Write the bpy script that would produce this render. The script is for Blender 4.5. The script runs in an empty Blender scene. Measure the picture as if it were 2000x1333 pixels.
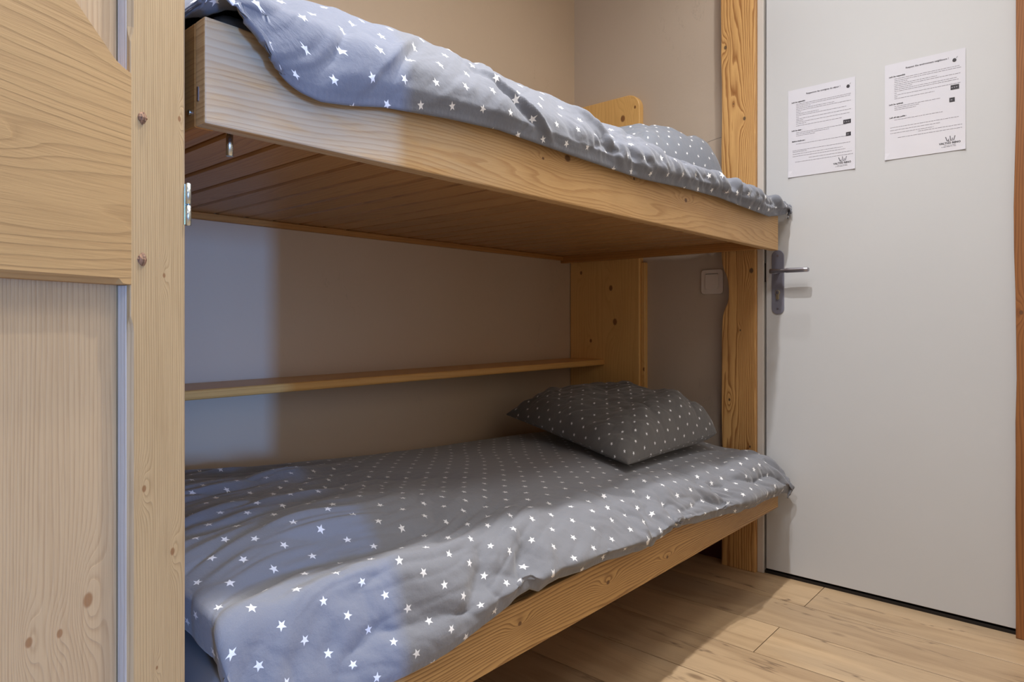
import bpy, bmesh, math, random
import numpy as np
from mathutils import Vector, Matrix
random.seed(7)
SC = bpy.context.scene
COL = SC.collection

# ------------------------------------------------------------------ camera, sky, lights, exposure
ANG = math.radians(41.4746)          # view direction, measured from +X (the bed's long axis)
CAMZ = 0.878
cam_d = bpy.data.cameras.new('camera'); cam = bpy.data.objects.new('camera', cam_d); COL.objects.link(cam)
cam_d.sensor_width = 36.0; cam_d.lens = 1301/2000*36.0
cam_d.shift_x = 0.0; cam_d.shift_y = (630-666.5)/2000*1.0
cam_d.clip_start = 0.02
cam.location = (0, 0, CAMZ)
cam.rotation_euler = (math.pi/2, 0, ANG-math.pi/2)
SC.camera = cam

w = bpy.data.worlds.new('sky'); SC.world = w; w.use_nodes = True
wb = w.node_tree.nodes['Background']; wb.inputs[0].default_value = (0.50, 0.68, 1.0, 1); wb.inputs[1].default_value = 3.5

def lamp(name, kind, loc, energy, color, size=0.1, size_y=None, target=None, spread=None):
    d = bpy.data.lights.new(name, kind); d.energy = energy; d.color = color
    if kind == 'AREA':
        d.size = size
        if size_y: d.shape = 'RECTANGLE'; d.size_y = size_y
        else: d.shape = 'DISK'
        if spread: d.spread = spread
    elif kind in ('POINT', 'SPOT'): d.shadow_soft_size = size
    o = bpy.data.objects.new(name, d); COL.objects.link(o); o.location = loc
    if target is not None:
        o.rotation_euler = (Vector(target)-Vector(loc)).to_track_quat('-Z', 'Y').to_euler()
    return o
# two ceiling downlights over the passage, one further back in the room, two added soft fills, and the daylight from the window
def spot(loc, energy, r, tgt, cone=118):
    o = lamp('ceiling_spot_light', 'SPOT', loc, energy, (1.0, 0.975, 0.945), r, target=tgt); o.data.spot_size = math.radians(cone); o.data.spot_blend = 1.0; return o
spot((1.25, 0.62, 2.66), 92, .022, (1.25, .52, 0))
spot((1.88, 0.64, 2.66), 24, .020, (1.80, .52, 0), 150)
spot((0.38, 0.58, 2.66), 72, .030, (0.38, .50, 0))
lamp('passage_fill_light', 'AREA', (0.95, 0.16, 2.66), 13, (1.0, 0.96, 0.91), 0.45, target=(0.95, 0.20, 0))  # added soft fill over the passage, no fixture of its own
lamp('room_fill_light', 'AREA', (-0.7, -0.8, 2.66), 9, (1.0, 0.95, 0.89), 0.6, target=(-0.6, -0.7, 0))  # added ambient fill behind the camera, lifts the wardrobe door
lamp('daylight', 'AREA', (-1.15, -5.0, 0.98), 190, (0.16, 0.40, 1.0), 0.14, 0.9, target=(0.7, 1.0, 0.8))

SC.cycles.diffuse_bounces = 8; SC.cycles.max_bounces = 12
SC.view_settings.view_transform = 'Standard'; SC.view_settings.look = 'None'
SC.view_settings.gamma = 1.0; SC.view_settings.use_curve_mapping = False
SC.view_settings.exposure = 0.25

# ------------------------------------------------------------------ node helpers
def lin(c):
    return tuple(((x/255)/12.92 if x/255 <= .04045 else ((x/255+.055)/1.055)**2.4) for x in c)+(1,)
class NT:
    def __init__(s, name):
        s.m = bpy.data.materials.new(name); s.m.use_nodes = True; s.t = s.m.node_tree; s.n = s.t.nodes; s.l = s.t.links
        s.b = s.n['Principled BSDF']
    def node(s, typ, **kw):
        n = s.n.new(typ)
        for k, v in kw.items(): setattr(n, k, v)
        return n
    def put(s, sock, val):
        if isinstance(val, bpy.types.NodeSocket): s.l.new(val, sock)
        elif val is not None: sock.default_value = val
    def math(s, op, a, b=None, c=None, clamp=False):
        n = s.node('ShaderNodeMath', operation=op, use_clamp=clamp)
        s.put(n.inputs[0], a)
        if b is not None: s.put(n.inputs[1], b)
        if c is not None: s.put(n.inputs[2], c)
        return n.outputs[0]
    def mix(s, f, a, b, mode='MIX'):
        n = s.node('ShaderNodeMix', data_type='RGBA', blend_type=mode)
        s.put(n.inputs[0], f); s.put(n.inputs[6], a); s.put(n.inputs[7], b); return n.outputs[2]
    def noise(s, vec, scale, detail=3, rough=.5):
        n = s.node('ShaderNodeTexNoise'); s.put(n.inputs['Vector'], vec)
        n.inputs['Scale'].default_value = scale; n.inputs['Detail'].default_value = detail; n.inputs['Roughness'].default_value = rough
        return n.outputs[0]
    def vec(s, x, y, z=0.0):
        n = s.node('ShaderNodeCombineXYZ'); s.put(n.inputs[0], x); s.put(n.inputs[1], y); s.put(n.inputs[2], z); return n.outputs[0]
    def ramp(s, f, stops):
        n = s.node('ShaderNodeValToRGB'); s.put(n.inputs[0], f); e = n.color_ramp.elements
        while len(e) < len(stops): e.new(.5)
        for i, (p, c) in enumerate(stops):
            e[i].position = p; e[i].color = c if len(c) == 4 else c+(1,)
        return n.outputs[0]
    def smooth(s, x, a, b):
        n = s.node('ShaderNodeMapRange', interpolation_type='SMOOTHSTEP'); s.put(n.inputs[0], x)
        n.inputs[1].default_value = a; n.inputs[2].default_value = b; return n.outputs[0]
    def bump(s, h, strength, dist=.001):
        n = s.node('ShaderNodeBump'); n.inputs['Strength'].default_value = strength; n.inputs['Distance'].default_value = dist
        s.put(n.inputs['Height'], h); s.l.new(n.outputs[0], s.b.inputs['Normal'])

def wood(name, light, dark, ring=110.0, warp=1.0, contrast=.5, cath=.55, knots=(), rough=.42, rand=0.0, wash=None, fib=.35, knotcol=(92, 58, 34), rndknots=0.0, seed=0.0):
    """grain runs along UV.u; knots are (u, v, size) in metres on the UV plane"""
    t = NT(name)
    tc = t.node('ShaderNodeTexCoord'); sp = t.node('ShaderNodeSeparateXYZ'); t.l.new(tc.outputs['UV'], sp.inputs[0])
    u, v = sp.outputs[0], sp.outputs[1]
    tone = None
    if rand:
        oi = t.node('ShaderNodeObjectInfo').outputs['Random']
        u = t.math('ADD', u, t.math('MULTIPLY', oi, 37.0)); v = t.math('ADD', v, t.math('MULTIPLY', oi, 11.3)); tone = oi
    lo = t.noise(t.vec(t.math('MULTIPLY', u, cath), t.math('MULTIPLY', v, 8.0), seed), 1.0, 2, .4)
    h = t.math('ADD', t.math('MULTIPLY', v, ring), t.math('MULTIPLY', lo, warp*ring*.14))
    fineW = t.noise(t.vec(t.math('MULTIPLY', u, 9.0), t.math('MULTIPLY', v, 60.0), seed), 1.0, 2, .5)
    h = t.math('ADD', h, t.math('MULTIPLY', fineW, .8))
    core = None
    for (ku, kv, ks) in knots:
        du = t.math('SUBTRACT', u, ku); dv = t.math('SUBTRACT', v, kv)
        a = t.math('POWER', t.math('DIVIDE', du, ks*3.4), 2.0); b = t.math('POWER', t.math('DIVIDE', dv, ks*1.25), 2.0)
        g = t.math('EXPONENT', t.math('MULTIPLY', t.math('ADD', a, b), -1.0))
        h = t.math('ADD', h, t.math('MULTIPLY', g, ring*ks*2.0))
        r2 = t.math('ADD', t.math('POWER', t.math('DIVIDE', du, ks*.5), 2.0), t.math('POWER', t.math('DIVIDE', dv, ks*.36), 2.0))
        c = t.math('SUBTRACT', 1.0, t.smooth(r2, .5, 1.7))
        core = c if core is None else t.math('MAXIMUM', core, c)
    fr = t.math('FRACT', h)
    ringv = t.ramp(fr, [(0.0, (0, 0, 0)), (.55, (.35,)*3), (.82, (1, 1, 1)), (.93, (.75,)*3), (1.0, (0, 0, 0))])
    fiber = t.noise(t.vec(t.math('MULTIPLY', u, 14.0), t.math('MULTIPLY', v, 520.0), seed+3), 1.0, 3, .6)
    patch = t.noise(t.vec(t.math('MULTIPLY', u, 2.2), t.math('MULTIPLY', v, 9.0), seed+9), 1.0, 2, .5)
    f = t.math('ADD', t.math('MULTIPLY', ringv, contrast), t.math('MULTIPLY', t.math('SUBTRACT', fiber, .5), fib*1.6), clamp=True)
    f = t.math('ADD', f, t.math('MULTIPLY', t.math('SUBTRACT', patch, .5), .7), clamp=True)
    c = t.mix(f, lin(light), lin(dark))
    if wash:
        (wcol, wa, wb_, amt) = wash        # pale worn stain fading between u=wa and u=wb
        m = t.smooth(u, wb_, wa) if False else t.math('SUBTRACT', 1.0, t.smooth(u, wa, wb_))
        wn = t.noise(t.vec(t.math('MULTIPLY', u, 5.0), t.math('MULTIPLY', v, 30.0), 5.0), 1.0, 4, .6)
        m = t.math('MULTIPLY', m, t.math('MULTIPLY', t.smooth(wn, .25, .6), amt))
        c = t.mix(m, c, t.mix(t.math('MULTIPLY', ringv, .26), lin(wcol), lin(dark)))
    if tone is not None:
        c = t.mix(t.math('MULTIPLY', t.math('FRACT', t.math('MULTIPLY', tone, 7.77)), rand), c, lin(dark))
    if rndknots:
        vo = t.node('ShaderNodeTexVoronoi'); t.put(vo.inputs['Vector'], t.vec(t.math('MULTIPLY', u, 2.2), t.math('MULTIPLY', v, 6.0), seed)); vo.inputs['Scale'].default_value = 1.0
        kk = t.math('SUBTRACT', 1.0, t.smooth(vo.outputs['Distance'], .02, .06))
        c = t.mix(t.math('MULTIPLY', kk, rndknots), c, lin(knotcol))
    if core is not None: c = t.mix(t.math('MULTIPLY', core, .85), c, lin(knotcol))
    t.put(t.b.inputs['Base Color'], c)
    t.put(t.b.inputs['Roughness'], t.math('ADD', rough, t.math('MULTIPLY', fiber, .15)))
    t.bump(t.math('SUBTRACT', t.math('MULTIPLY', fiber, .6), t.math('MULTIPLY', ringv, .5)), .45, .0008)
    return t.m

def paint(name, col, rough=.55, var=.06, bumps=.25, scale=60, marks=0.0):
    t = NT(name); tc = t.node('ShaderNodeTexCoord').outputs['Object']
    n = t.noise(tc, 2.3, 3, .5); n2 = t.noise(tc, scale, 3, .55)
    d = tuple(max(0, x*(1-var*2)) for x in lin(col)[:3])+(1,)
    c = t.mix(n, lin(col), d)
    h = n2
    if marks:
        s = t.node('ShaderNodeVectorMath', operation='MULTIPLY'); t.put(s.inputs[0], tc); s.inputs[1].default_value = (3, 3, 1.2)
        m = t.math('ABSOLUTE', t.math('SUBTRACT', t.noise(s.outputs[0], 2.6, 5, .62), .5))
        mk = t.math('SUBTRACT', 1.0, t.smooth(m, .0, .006)); gate = t.smooth(t.noise(tc, 3.1, 1, .5), .58, .7)
        mk = t.math('MULTIPLY', mk, t.math('MULTIPLY', gate, marks))
        c = t.mix(mk, c, tuple(x*.62 for x in lin(col)[:3])+(1,))
        h = t.math('SUBTRACT', h, mk)
    t.put(t.b.inputs['Base Color'], c); t.b.inputs['Roughness'].default_value = rough
    t.bump(h, bumps, .0012)
    return t.m
def metal(name, col, rough=.32, met=1.0):
    t = NT(name); tc = t.node('ShaderNodeTexCoord').outputs['Object']
    n = t.noise(tc, 220, 2, .5)
    t.b.inputs['Base Color'].default_value = lin(col); t.b.inputs['Metallic'].default_value = met
    t.put(t.b.inputs['Roughness'], t.math('ADD', rough-.04, t.math('MULTIPLY', n, .1)))
    return t.m
def plain(name, col, rough=.5, spec=.5, coat=0.0):
    t = NT(name); tc = t.node('ShaderNodeTexCoord').outputs['Object']
    n = t.noise(tc, 30, 2, .5)
    t.put(t.b.inputs['Base Color'], t.mix(t.math('MULTIPLY', n, .12), lin(col), tuple(x*.8 for x in lin(col)[:3])+(1,)))
    t.b.inputs['Roughness'].default_value = rough; t.b.inputs['Specular IOR Level'].default_value = spec
    t.b.inputs['Coat Weight'].default_value = coat; t.b.inputs['Coat Roughness'].default_value = .12
    return t.m

def star_fabric(name, base, star=(236, 238, 244), pa=.058, pb=.047, R=.0080, rot=45.0, off=(0, 0)):
    t = NT(name); tc = t.node('ShaderNodeTexCoord'); sp = t.node('ShaderNodeSeparateXYZ'); t.l.new(tc.outputs['UV'], sp.inputs[0])
    u, v = t.math('ADD', sp.outputs[0], off[0]), t.math('ADD', sp.outputs[1], off[1])
    c_, s_ = math.cos(math.radians(rot)), math.sin(math.radians(rot))
    a = t.math('ADD', t.math('MULTIPLY', u, c_), t.math('MULTIPLY', v, s_)); b = t.math('SUBTRACT', t.math('MULTIPLY', v, c_), t.math('MULTIPLY', u, s_))
    fa = t.math('DIVIDE', a, pa); fb = t.math('DIVIDE', b, pb)
    ia = t.math('FLOOR', fa); ib = t.math('FLOOR', fb)
    x = t.math('MULTIPLY', t.math('SUBTRACT', t.math('SUBTRACT', fa, ia), .5), pa); y = t.math('MULTIPLY', t.math('SUBTRACT', t.math('SUBTRACT', fb, ib), .5), pb)
    wn = t.node('ShaderNodeTexWhiteNoise', noise_dimensions='2D'); t.put(wn.inputs['Vector'], t.vec(ia, ib))
    ang = t.math('ADD', t.math('ARCTAN2', y, x), t.math('MULTIPLY', wn.outputs['Value'], 6.283))
    r = t.math('SQRT', t.math('ADD', t.math('MULTIPLY', x, x), t.math('MULTIPLY', y, y)))
    seg = 2*math.pi/5
    k = t.math('ABSOLUTE', t.math('SUBTRACT', t.math('MULTIPLY', t.math('FRACT', t.math('DIVIDE', ang, seg)), seg), seg/2))
    # k in [0, pi/5]; tip at k=0 radius R, notch at k=pi/5 radius ri
    px = t.math('MULTIPLY', r, t.math('COSINE', k)); py = t.math('MULTIPLY', r, t.math('SINE', k))
    ri = R*.42; nx, ny = ri*math.cos(math.pi/5), ri*math.sin(math.pi/5)
    # line from (R,0) to (nx,ny): inside when cross product has the origin's sign
    ex, ey = nx-R, ny
    cr = t.math('SUBTRACT', t.math('MULTIPLY', py, ex), t.math('MULTIPLY', t.math('SUBTRACT', px, R), ey))
    L = math.hypot(ex, ey); d = t.math('DIVIDE', cr, L)          # signed distance, >0 inside
    ins = t.smooth(d, -.00022, .00022)
    weave = t.noise(t.vec(t.math('MULTIPLY', u, 900.0), t.math('MULTIPLY', v, 900.0)), 1.0, 2, .6)
    tonal = t.noise(t.vec(t.math('MULTIPLY', u, 14.0), t.math('MULTIPLY', v, 14.0)), 1.0, 3, .6)
    bs = lin(base)
    c = t.mix(weave, tuple(x_*.84 for x_ in bs[:3])+(1,), tuple(min(1, x_*1.14) for x_ in bs[:3])+(1,))
    c = t.mix(t.math('MULTIPLY', tonal, .3), c, tuple(x_*.82 for x_ in bs[:3])+(1,))
    c = t.mix(t.math('MULTIPLY', ins, .95), c, lin(star))
    t.put(t.b.inputs['Base Color'], c); t.b.inputs['Roughness'].default_value = .85; t.b.inputs['Specular IOR Level'].default_value = .25
    t.b.inputs['Sheen Weight'].default_value = .25; t.b.inputs['Sheen Roughness'].default_value = .5
    crease = t.noise(t.vec(t.math('MULTIPLY', u, 38.0), t.math('MULTIPLY', v, 38.0), 2.0), 1.0, 5, .6)
    t.bump(t.math('ADD', t.math('MULTIPLY', crease, 1.0), t.math('MULTIPLY', weave, .10)), .55, .0035)
    return t.m

# ------------------------------------------------------------------ materials
M = {}
M['wall_bed'] = paint('taupe_wall_paint', (202, 181, 157), .6, .05, .5, 42, .3)
M['wall_end'] = paint('taupe_end_wall_paint', (196, 181, 166), .6, .05, .5, 42, .3)
M['white_wall'] = paint('white_wall_paint', (205, 198, 186), .7)
M['ceiling'] = paint('ceiling_paint', (222, 216, 206), .8)
M['door'] = paint('white_door_paint', (201, 204, 209), .42, .03, .08, 90)
M['jamb'] = paint('white_jamb_paint', (205, 200, 196), .35, .03, .05)
M['black'] = plain('dark_gap', (22, 16, 14), .7)
M['maroon'] = plain('maroon_paint', (70, 22, 14), .6)
M['switch'] = plain('switch_plastic', (215, 205, 198), .35)
M['steel'] = metal('satin_steel', (170, 170, 182), .34)
M['plate'] = metal('satin_plate', (132, 134, 152), .42, .35)
M['brass'] = metal('lock_brass', (205, 196, 165), .3)
M['zinc'] = metal('zinc_hinge', (205, 215, 218), .25)
M['paper'] = plain('laminated_paper', (218, 220, 232), .22, .6, .6)
M['print'] = plain('print_grey', (128, 126, 138), .5)
M['print_bold'] = plain('print_bold', (82, 80, 92), .5)
M['print_dark'] = plain('print_dark', (52, 50, 58), .5)
M['print_mid'] = plain('print_mid', (140, 140, 150), .5)
M['sheet'] = plain('mattress_sheet', (138, 138, 142), .9, .1)
M['duvet'] = star_fabric('grey_star_duvet', (126, 129, 138))
M['duvet_up'] = star_fabric('grey_star_duvet_upper', (113, 118, 131), off=(.013, .02))
M['pillow'] = star_fabric('dark_star_pillow', (98, 97, 98), pa=.047, pb=.040, R=.0062, off=(.01, .003))
M['pillow_up'] = star_fabric('grey_star_pillow', (124, 130, 142), pa=.047, pb=.040, R=.0062)
M['rail_up'] = wood('upper_rail_pine', (205, 168, 118), (158, 112, 62), 120, 1.3, .5, 1.1, ((1.10, 1.215, .018), (1.62, 1.20, .014), (.66, 1.235, .012), (1.36, 1.215, .009), (1.02, 1.20, .007)), .45, wash=((190, 180, 162), .40, 1.10, .8), fib=.6)
M['rail_low'] = wood('lower_rail_pine', (196, 158, 104), (122, 84, 44), 150, .9, .85, .9, ((1.25, .30, .012), (1.52, .285, .010), (.95, .31, .010)), .45, fib=.6, seed=4.0)
M['frame'] = wood('frame_pine', (182, 130, 70), (140, 90, 42), 110, .8, .4, .6, (), .4, fib=.4, seed=8.0)
M['plank'] = wood('deck_plank_pine', (186, 142, 92), (140, 98, 60), 90, 1.5, .45, .9, (), .34, rand=.25, fib=.5, rndknots=.5, seed=2.0)
M['head'] = wood('head_panel_pine', (228, 184, 116), (196, 144, 78), 70, .9, .3, .5, ((1.71, 1.462, .026), (1.63, 1.425, .022), (1.02, 1.52, .022), (.88, 1.50, .026), (.80, 1.62, .015), (1.09, 1.67, .015), (1.745, 1.405, .012)), .34, fib=.3, knotcol=(112, 60, 24), seed=5.0)
M['shelf'] = wood('shelf_pine', (214, 166, 98), (180, 126, 66), 80, .8, .3, .5, ((1.9, .01, .008),), .3, fib=.3, seed=6.0)
M['shelf2'] = wood('pale_shelf_pine', (228, 206, 160), (200, 165, 112), 90, .8, .3, .5, (), .4, seed=1.0)
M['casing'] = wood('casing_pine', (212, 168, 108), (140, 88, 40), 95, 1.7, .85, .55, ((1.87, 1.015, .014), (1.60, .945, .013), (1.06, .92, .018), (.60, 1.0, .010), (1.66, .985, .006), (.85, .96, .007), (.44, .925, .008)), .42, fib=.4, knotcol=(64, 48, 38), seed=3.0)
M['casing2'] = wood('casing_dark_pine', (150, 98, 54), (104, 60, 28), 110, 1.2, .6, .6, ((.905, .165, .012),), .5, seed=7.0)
M['stile'] = wood('cabinet_stile_spruce', (180, 153, 112), (140, 112, 74), 330, .5, .5, .35, ((.70, -.057, .007), (.62, -.018, .008), (.50, -.04, .004), (.93, -.03, .005), (1.11, -.008, .006)), .5, fib=.7, knotcol=(130, 88, 52), seed=1.5)
M['cab_rail'] = wood('cabinet_rail_fir', (174, 139, 91), (136, 102, 62), 95, 1.6, .35, .9, ((-.22, 1.035, .012),), .5, fib=.6, seed=2.5)
M['cab_panel'] = wood('cabinet_panel_fir', (182, 156, 120), (146, 116, 82), 190, .7, .4, .5, ((.60, -.11, .014), (.585, -.17, .009), (.58, -.14, .008)), .55, fib=.7, knotcol=(138, 98, 62), seed=3.5)
M['reveal'] = wood('pale_edge', (196, 190, 182), (166, 152, 136), 200, .5, .3, .5, (), .35, fib=.4, seed=1.1)  # paler tone than the stile face, for its inner edge
M['peg'] = wood('peg_wood', (150, 112, 82), (70, 44, 32), 300, 1.0, .8, .6, (), .6)
M['plankfloor'] = None

def floor_mat():
    t = NT('oak_laminate')
    tc = t.node('ShaderNodeTexCoord'); sp = t.node('ShaderNodeSeparateXYZ'); t.l.new(tc.outputs['UV'], sp.inputs[0])
    oi = t.node('ShaderNodeObjectInfo').outputs['Random']
    u = t.math('ADD', sp.outputs[0], t.math('MULTIPLY', oi, 31.0)); v = t.math('ADD', sp.outputs[1], t.math('MULTIPLY', oi, 17.0))
    lo = t.noise(t.vec(t.math('MULTIPLY', u, 1.6), t.math('MULTIPLY', v, 9.0)), 1.0, 3, .55)
    h = t.math('ADD', t.math('MULTIPLY', v, 14.0), t.math('MULTIPLY', lo, 9.0))
    ring = t.math('PINGPONG', h, 1.0)
    fib = t.noise(t.vec(t.math('MULTIPLY', u, 12.0), t.math('MULTIPLY', v, 330.0)), 1.0, 4, .6)
    f = t.math('ADD', t.math('MULTIPLY', ring, .35), t.math('MULTIPLY', t.math('SUBTRACT', fib, .5), .9), clamp=True)
    f = t.math('ADD', f, t.math('MULTIPLY', t.math('SUBTRACT', lo, .5), 1.3), clamp=True)
    c = t.mix(f, lin((202, 174, 138)), lin((138, 110, 80)))
    grey = t.smooth(t.noise(t.vec(t.math('MULTIPLY', u, .9), t.math('MULTIPLY', v, 5.0), 4.0), 1.0, 2, .5), .45, .68)
    c = t.mix(t.math('MULTIPLY', grey, .5), c, lin((178, 158, 132)))
    # long dark splits in the oak print
    cr = t.noise(t.vec(t.math('MULTIPLY', u, 1.1), t.math('MULTIPLY', v, 10.0), 8.0), 1.0, 4, .6)
    line = t.math('SUBTRACT', 1.0, t.smooth(t.math('ABSOLUTE', t.math('SUBTRACT', cr, .5)), .0, .012))
    gate = t.smooth(t.noise(t.vec(t.math('MULTIPLY', u, 1.3), t.math('MULTIPLY', v, 6.0), 12.0), 1.0, 2, .5), .50, .62)
    c = t.mix(t.math('MULTIPLY', t.math('MULTIPLY', line, gate), .75), c, lin((84, 64, 50)))
    vo = t.node('ShaderNodeTexVoronoi'); t.put(vo.inputs['Vector'], t.vec(t.math('MULTIPLY', u, 2.0), t.math('MULTIPLY', v, 5.0))); vo.inputs['Scale'].default_value = 1.0
    kn = t.math('SUBTRACT', 1.0, t.smooth(vo.outputs['Distance'], .02, .07))
    c = t.mix(t.math('MULTIPLY', kn, .65), c, lin((96, 70, 50)))
    c = t.mix(t.math('MULTIPLY', t.math('FRACT', t.math('MULTIPLY', oi, 5.3)), .5), c, lin((142, 122, 102)))
    t.put(t.b.inputs['Base Color'], c); t.b.inputs['Roughness'].default_value = .42
    t.bump(fib, .25, .0006)
    return t.m
M['plankfloor'] = floor_mat()

# ------------------------------------------------------------------ object helpers
ORG = {}
def tag(o, label=None, cat=None, group=None, kind=None):
    if label: o['label'] = label
    if cat: o['category'] = cat
    if group: o['group'] = group
    if kind: o['kind'] = kind
    return o
def empty(name, loc, label=None, cat=None, group=None, rz=0.0):
    o = bpy.data.objects.new(name, None); COL.objects.link(o); o.location = loc; o.rotation_euler = (0, 0, rz)
    o.empty_display_size = .05; ORG[o.name] = Vector(loc); return tag(o, label, cat, group)
def link(name, me, mat, parent=None, org=None):
    """verts in me are world coordinates; the object's origin is put at org or at its parent's origin"""
    if parent is not None: org = ORG[parent.name]
    org = Vector(org) if org is not None else Vector((0, 0, 0))
    me.transform(Matrix.Translation(-org))
    o = bpy.data.objects.new(name, me); COL.objects.link(o)
    if isinstance(mat, (list, tuple)):
        for m in mat: me.materials.append(m)
    else: me.materials.append(mat)
    if parent is not None:
        o.parent = parent
        if parent.type != 'EMPTY': o.location = (0, 0, 0)
    else: o.location = org
    ORG[o.name] = org
    return o
def uvbox(me, grain=0, off=(0, 0)):
    uv = me.uv_layers.new(name='uv').data
    for p in me.polygons:
        n = p.normal; ax = max(range(3), key=lambda i: abs(n[i]))
        oth = [i for i in range(3) if i != grain]
        for li in p.loop_indices:
            c = me.vertices[me.loops[li].vertex_index].co
            if ax == grain: uv[li].uv = (c[oth[0]]*.5+off[0]+5, c[oth[1]]+off[1])
            else:
                o2 = [i for i in oth if i != ax][0]
                uv[li].uv = (c[grain]+off[0], c[o2]+off[1])
def mesh(name, vs, fs):
    me = bpy.data.meshes.new(name); me.from_pydata([tuple(v) for v in vs], [], fs); me.update(); return me
def box_mesh(lo, hi, bevel=.0015, seg=1, grain=0, off=(0, 0)):
    bm = bmesh.new(); bmesh.ops.create_cube(bm, size=1)
    for v in bm.verts: v.co = Vector([(lo[i]+hi[i])/2+v.co[i]*(hi[i]-lo[i]) for i in range(3)])
    if bevel: bmesh.ops.bevel(bm, geom=bm.edges[:], offset=bevel, segments=seg, affect='EDGES', profile=.5)
    me = bpy.data.meshes.new('box'); bm.to_mesh(me); bm.free(); uvbox(me, grain, off); return me
def box(name, lo, hi, mat, parent=None, bevel=.0015, seg=1, grain=0, org=None, off=(0, 0), smooth=False):
    me = box_mesh(lo, hi, bevel, seg, grain, off)
    if smooth:
        for p in me.polygons: p.use_smooth = True
    return link(name, me, mat, parent, org)
def prism(name, pts, axis, a, b, mat, parent=None, grain=2, bevel=0.0, seg=2, org=None, off=(0, 0), smooth=False):
    """extrude the polygon pts (in the two axes other than `axis`) from a to b"""
    oth = [i for i in range(3) if i != axis]
    vs = []
    for t_ in (a, b):
        for p in pts:
            c = [0, 0, 0]; c[axis] = t_; c[oth[0]] = p[0]; c[oth[1]] = p[1]; vs.append(c)
    n = len(pts); fs = [tuple(range(n)), tuple(range(2*n-1, n-1, -1))]+[(i, (i+n), (i+1) % n+n, (i+1) % n) for i in range(n)]
    me = mesh(name, vs, fs); bm = bmesh.new(); bm.from_mesh(me); bmesh.ops.recalc_face_normals(bm, faces=bm.faces[:])
    if bevel:
        es = [e for e in bm.edges if any(abs(f.normal[axis]) > .9 for f in e.link_faces)]
        bmesh.ops.bevel(bm, geom=es, offset=bevel, segments=seg, affect='EDGES', profile=.5)
    bm.to_mesh(me); bm.free(); uvbox(me, grain, off)
    if smooth:
        for p in me.polygons: p.use_smooth = True
    return link(name, me, mat, parent, org)
def cyl(name, c, r, h, axis, mat, parent=None, seg=24, bevel=0.0, r2=None, org=None):
    bm = bmesh.new(); bmesh.ops.create_cone(bm, cap_ends=True, segments=seg, radius1=r, radius2=r if r2 is None else r2, depth=h)
    if bevel:
        es = [e for e in bm.edges if any(len(f.verts) > 4 for f in e.link_faces)]
        bmesh.ops.bevel(bm, geom=es, offset=bevel, segments=2, affect='EDGES', profile=.5)
    R = {'x': Matrix.Rotation(math.pi/2, 3, 'Y'), 'y': Matrix.Rotation(math.pi/2, 3, 'X'), 'z': Matrix.Identity(3)}[axis]
    for v in bm.verts: v.co = R @ v.co + Vector(c)
    me = bpy.data.meshes.new(name); bm.to_mesh(me); bm.free(); uvbox(me, 2)
    for p in me.polygons: p.use_smooth = len(p.vertices) <= 4
    return link(name, me, mat, parent, org)
def rrect(w_, h_, r, cx=0, cy=0, n=6):
    out = []
    for (sx, sy, a0) in ((1, 1, 0), (-1, 1, 90), (-1, -1, 180), (1, -1, 270)):
        for k in range(n+1):
            a = math.radians(a0+90*k/n); out.append((cx+sx*(w_/2-r)+r*math.cos(a), cy+sy*(h_/2-r)+r*math.sin(a)))
    return out

# ------------------------------------------------------------------ structure
BW = 1.73      # wall beside the bunks
EW = 2.37      # end wall
DX = 2.333     # door face
def struct(o, label=None): o['kind'] = 'structure'; (label and o.__setitem__('label', label)); return o

# floor: one object, its planks are parts
fl = box('floor', (-2.2, -2.5, -.06), (2.40, BW, -.012), M['black'], None, bevel=0); struct(fl, 'oak laminate plank floor')
PW = .193
edges = [2.37]
x = 2.14
while x > -2.4: edges.append(x); x -= PW
joints = {0: [.686, -.6, -1.9], 1: [1.35, .05, -1.25], 2: [.693, -.6, -1.9], 3: [1.25, -.2, -1.5], 4: [.42, -.9, -2.2]}
rng = random.Random(3)
pk = 0
for r in range(len(edges)-1):
    hi_, lo_ = edges[r], max(edges[r+1], -2.2)
    if hi_ <= -2.2: break
    js = joints.get(r) or [rng.uniform(.6, 1.5)-k*1.29 for k in range(3)]
    ys = [BW]+[j for j in js if -2.4 < j < BW-.05]+[-2.5]
    for a, b in zip(ys[:-1], ys[1:]):
        o = box('plank', (lo_+.0015, b+.0010, -.012), (hi_-.0015, a-.0010, 0.0), M['plankfloor'], fl, bevel=.0004, grain=1); pk += 1

struct(box('wall_left', (-2.2, BW, 0), (EW+.1, BW+.1, 2.72), M['wall_bed'], bevel=0), 'taupe painted wall running beside the bunks')
# end wall with the door opening
def wall_with_hole(name, x0, x1, y0, y1, hy0, hy1, hz, mat):
    bm = bmesh.new()
    for lo, hi in (((x0, y0, 0), (x1, hy0, 2.72)), ((x0, hy1, 0), (x1, y1, 2.72)), ((x0, hy0, hz), (x1, hy1, 2.72))):
        g = bmesh.ops.create_cube(bm, size=1)
        for v in g['verts']: v.co = Vector([(lo[i]+hi[i])/2+v.co[i]*(hi[i]-lo[i]) for i in range(3)])
    me = bpy.data.meshes.new(name); bm.to_mesh(me); bm.free(); uvbox(me, 2); return link(name, me, mat)
struct(wall_with_hole('wall_back', EW, EW+.1, -.22, BW, .09, .905, 2.06, M['wall_end']), 'taupe painted end wall around the white door')
struct(box('wall_right', (.37, -.22, 0), (EW, -.12, 2.72), M['white_wall'], bevel=.002), 'white wall facing the bunks')
struct(box('wall_outer', (-2.3, -2.5, 0), (-2.2, BW+.1, 2.72), M['white_wall'], bevel=0))
struct(box('wall_side', (.37, -2.5, 0), (.47, -.22, 2.72), M['white_wall'], bevel=0))
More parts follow.
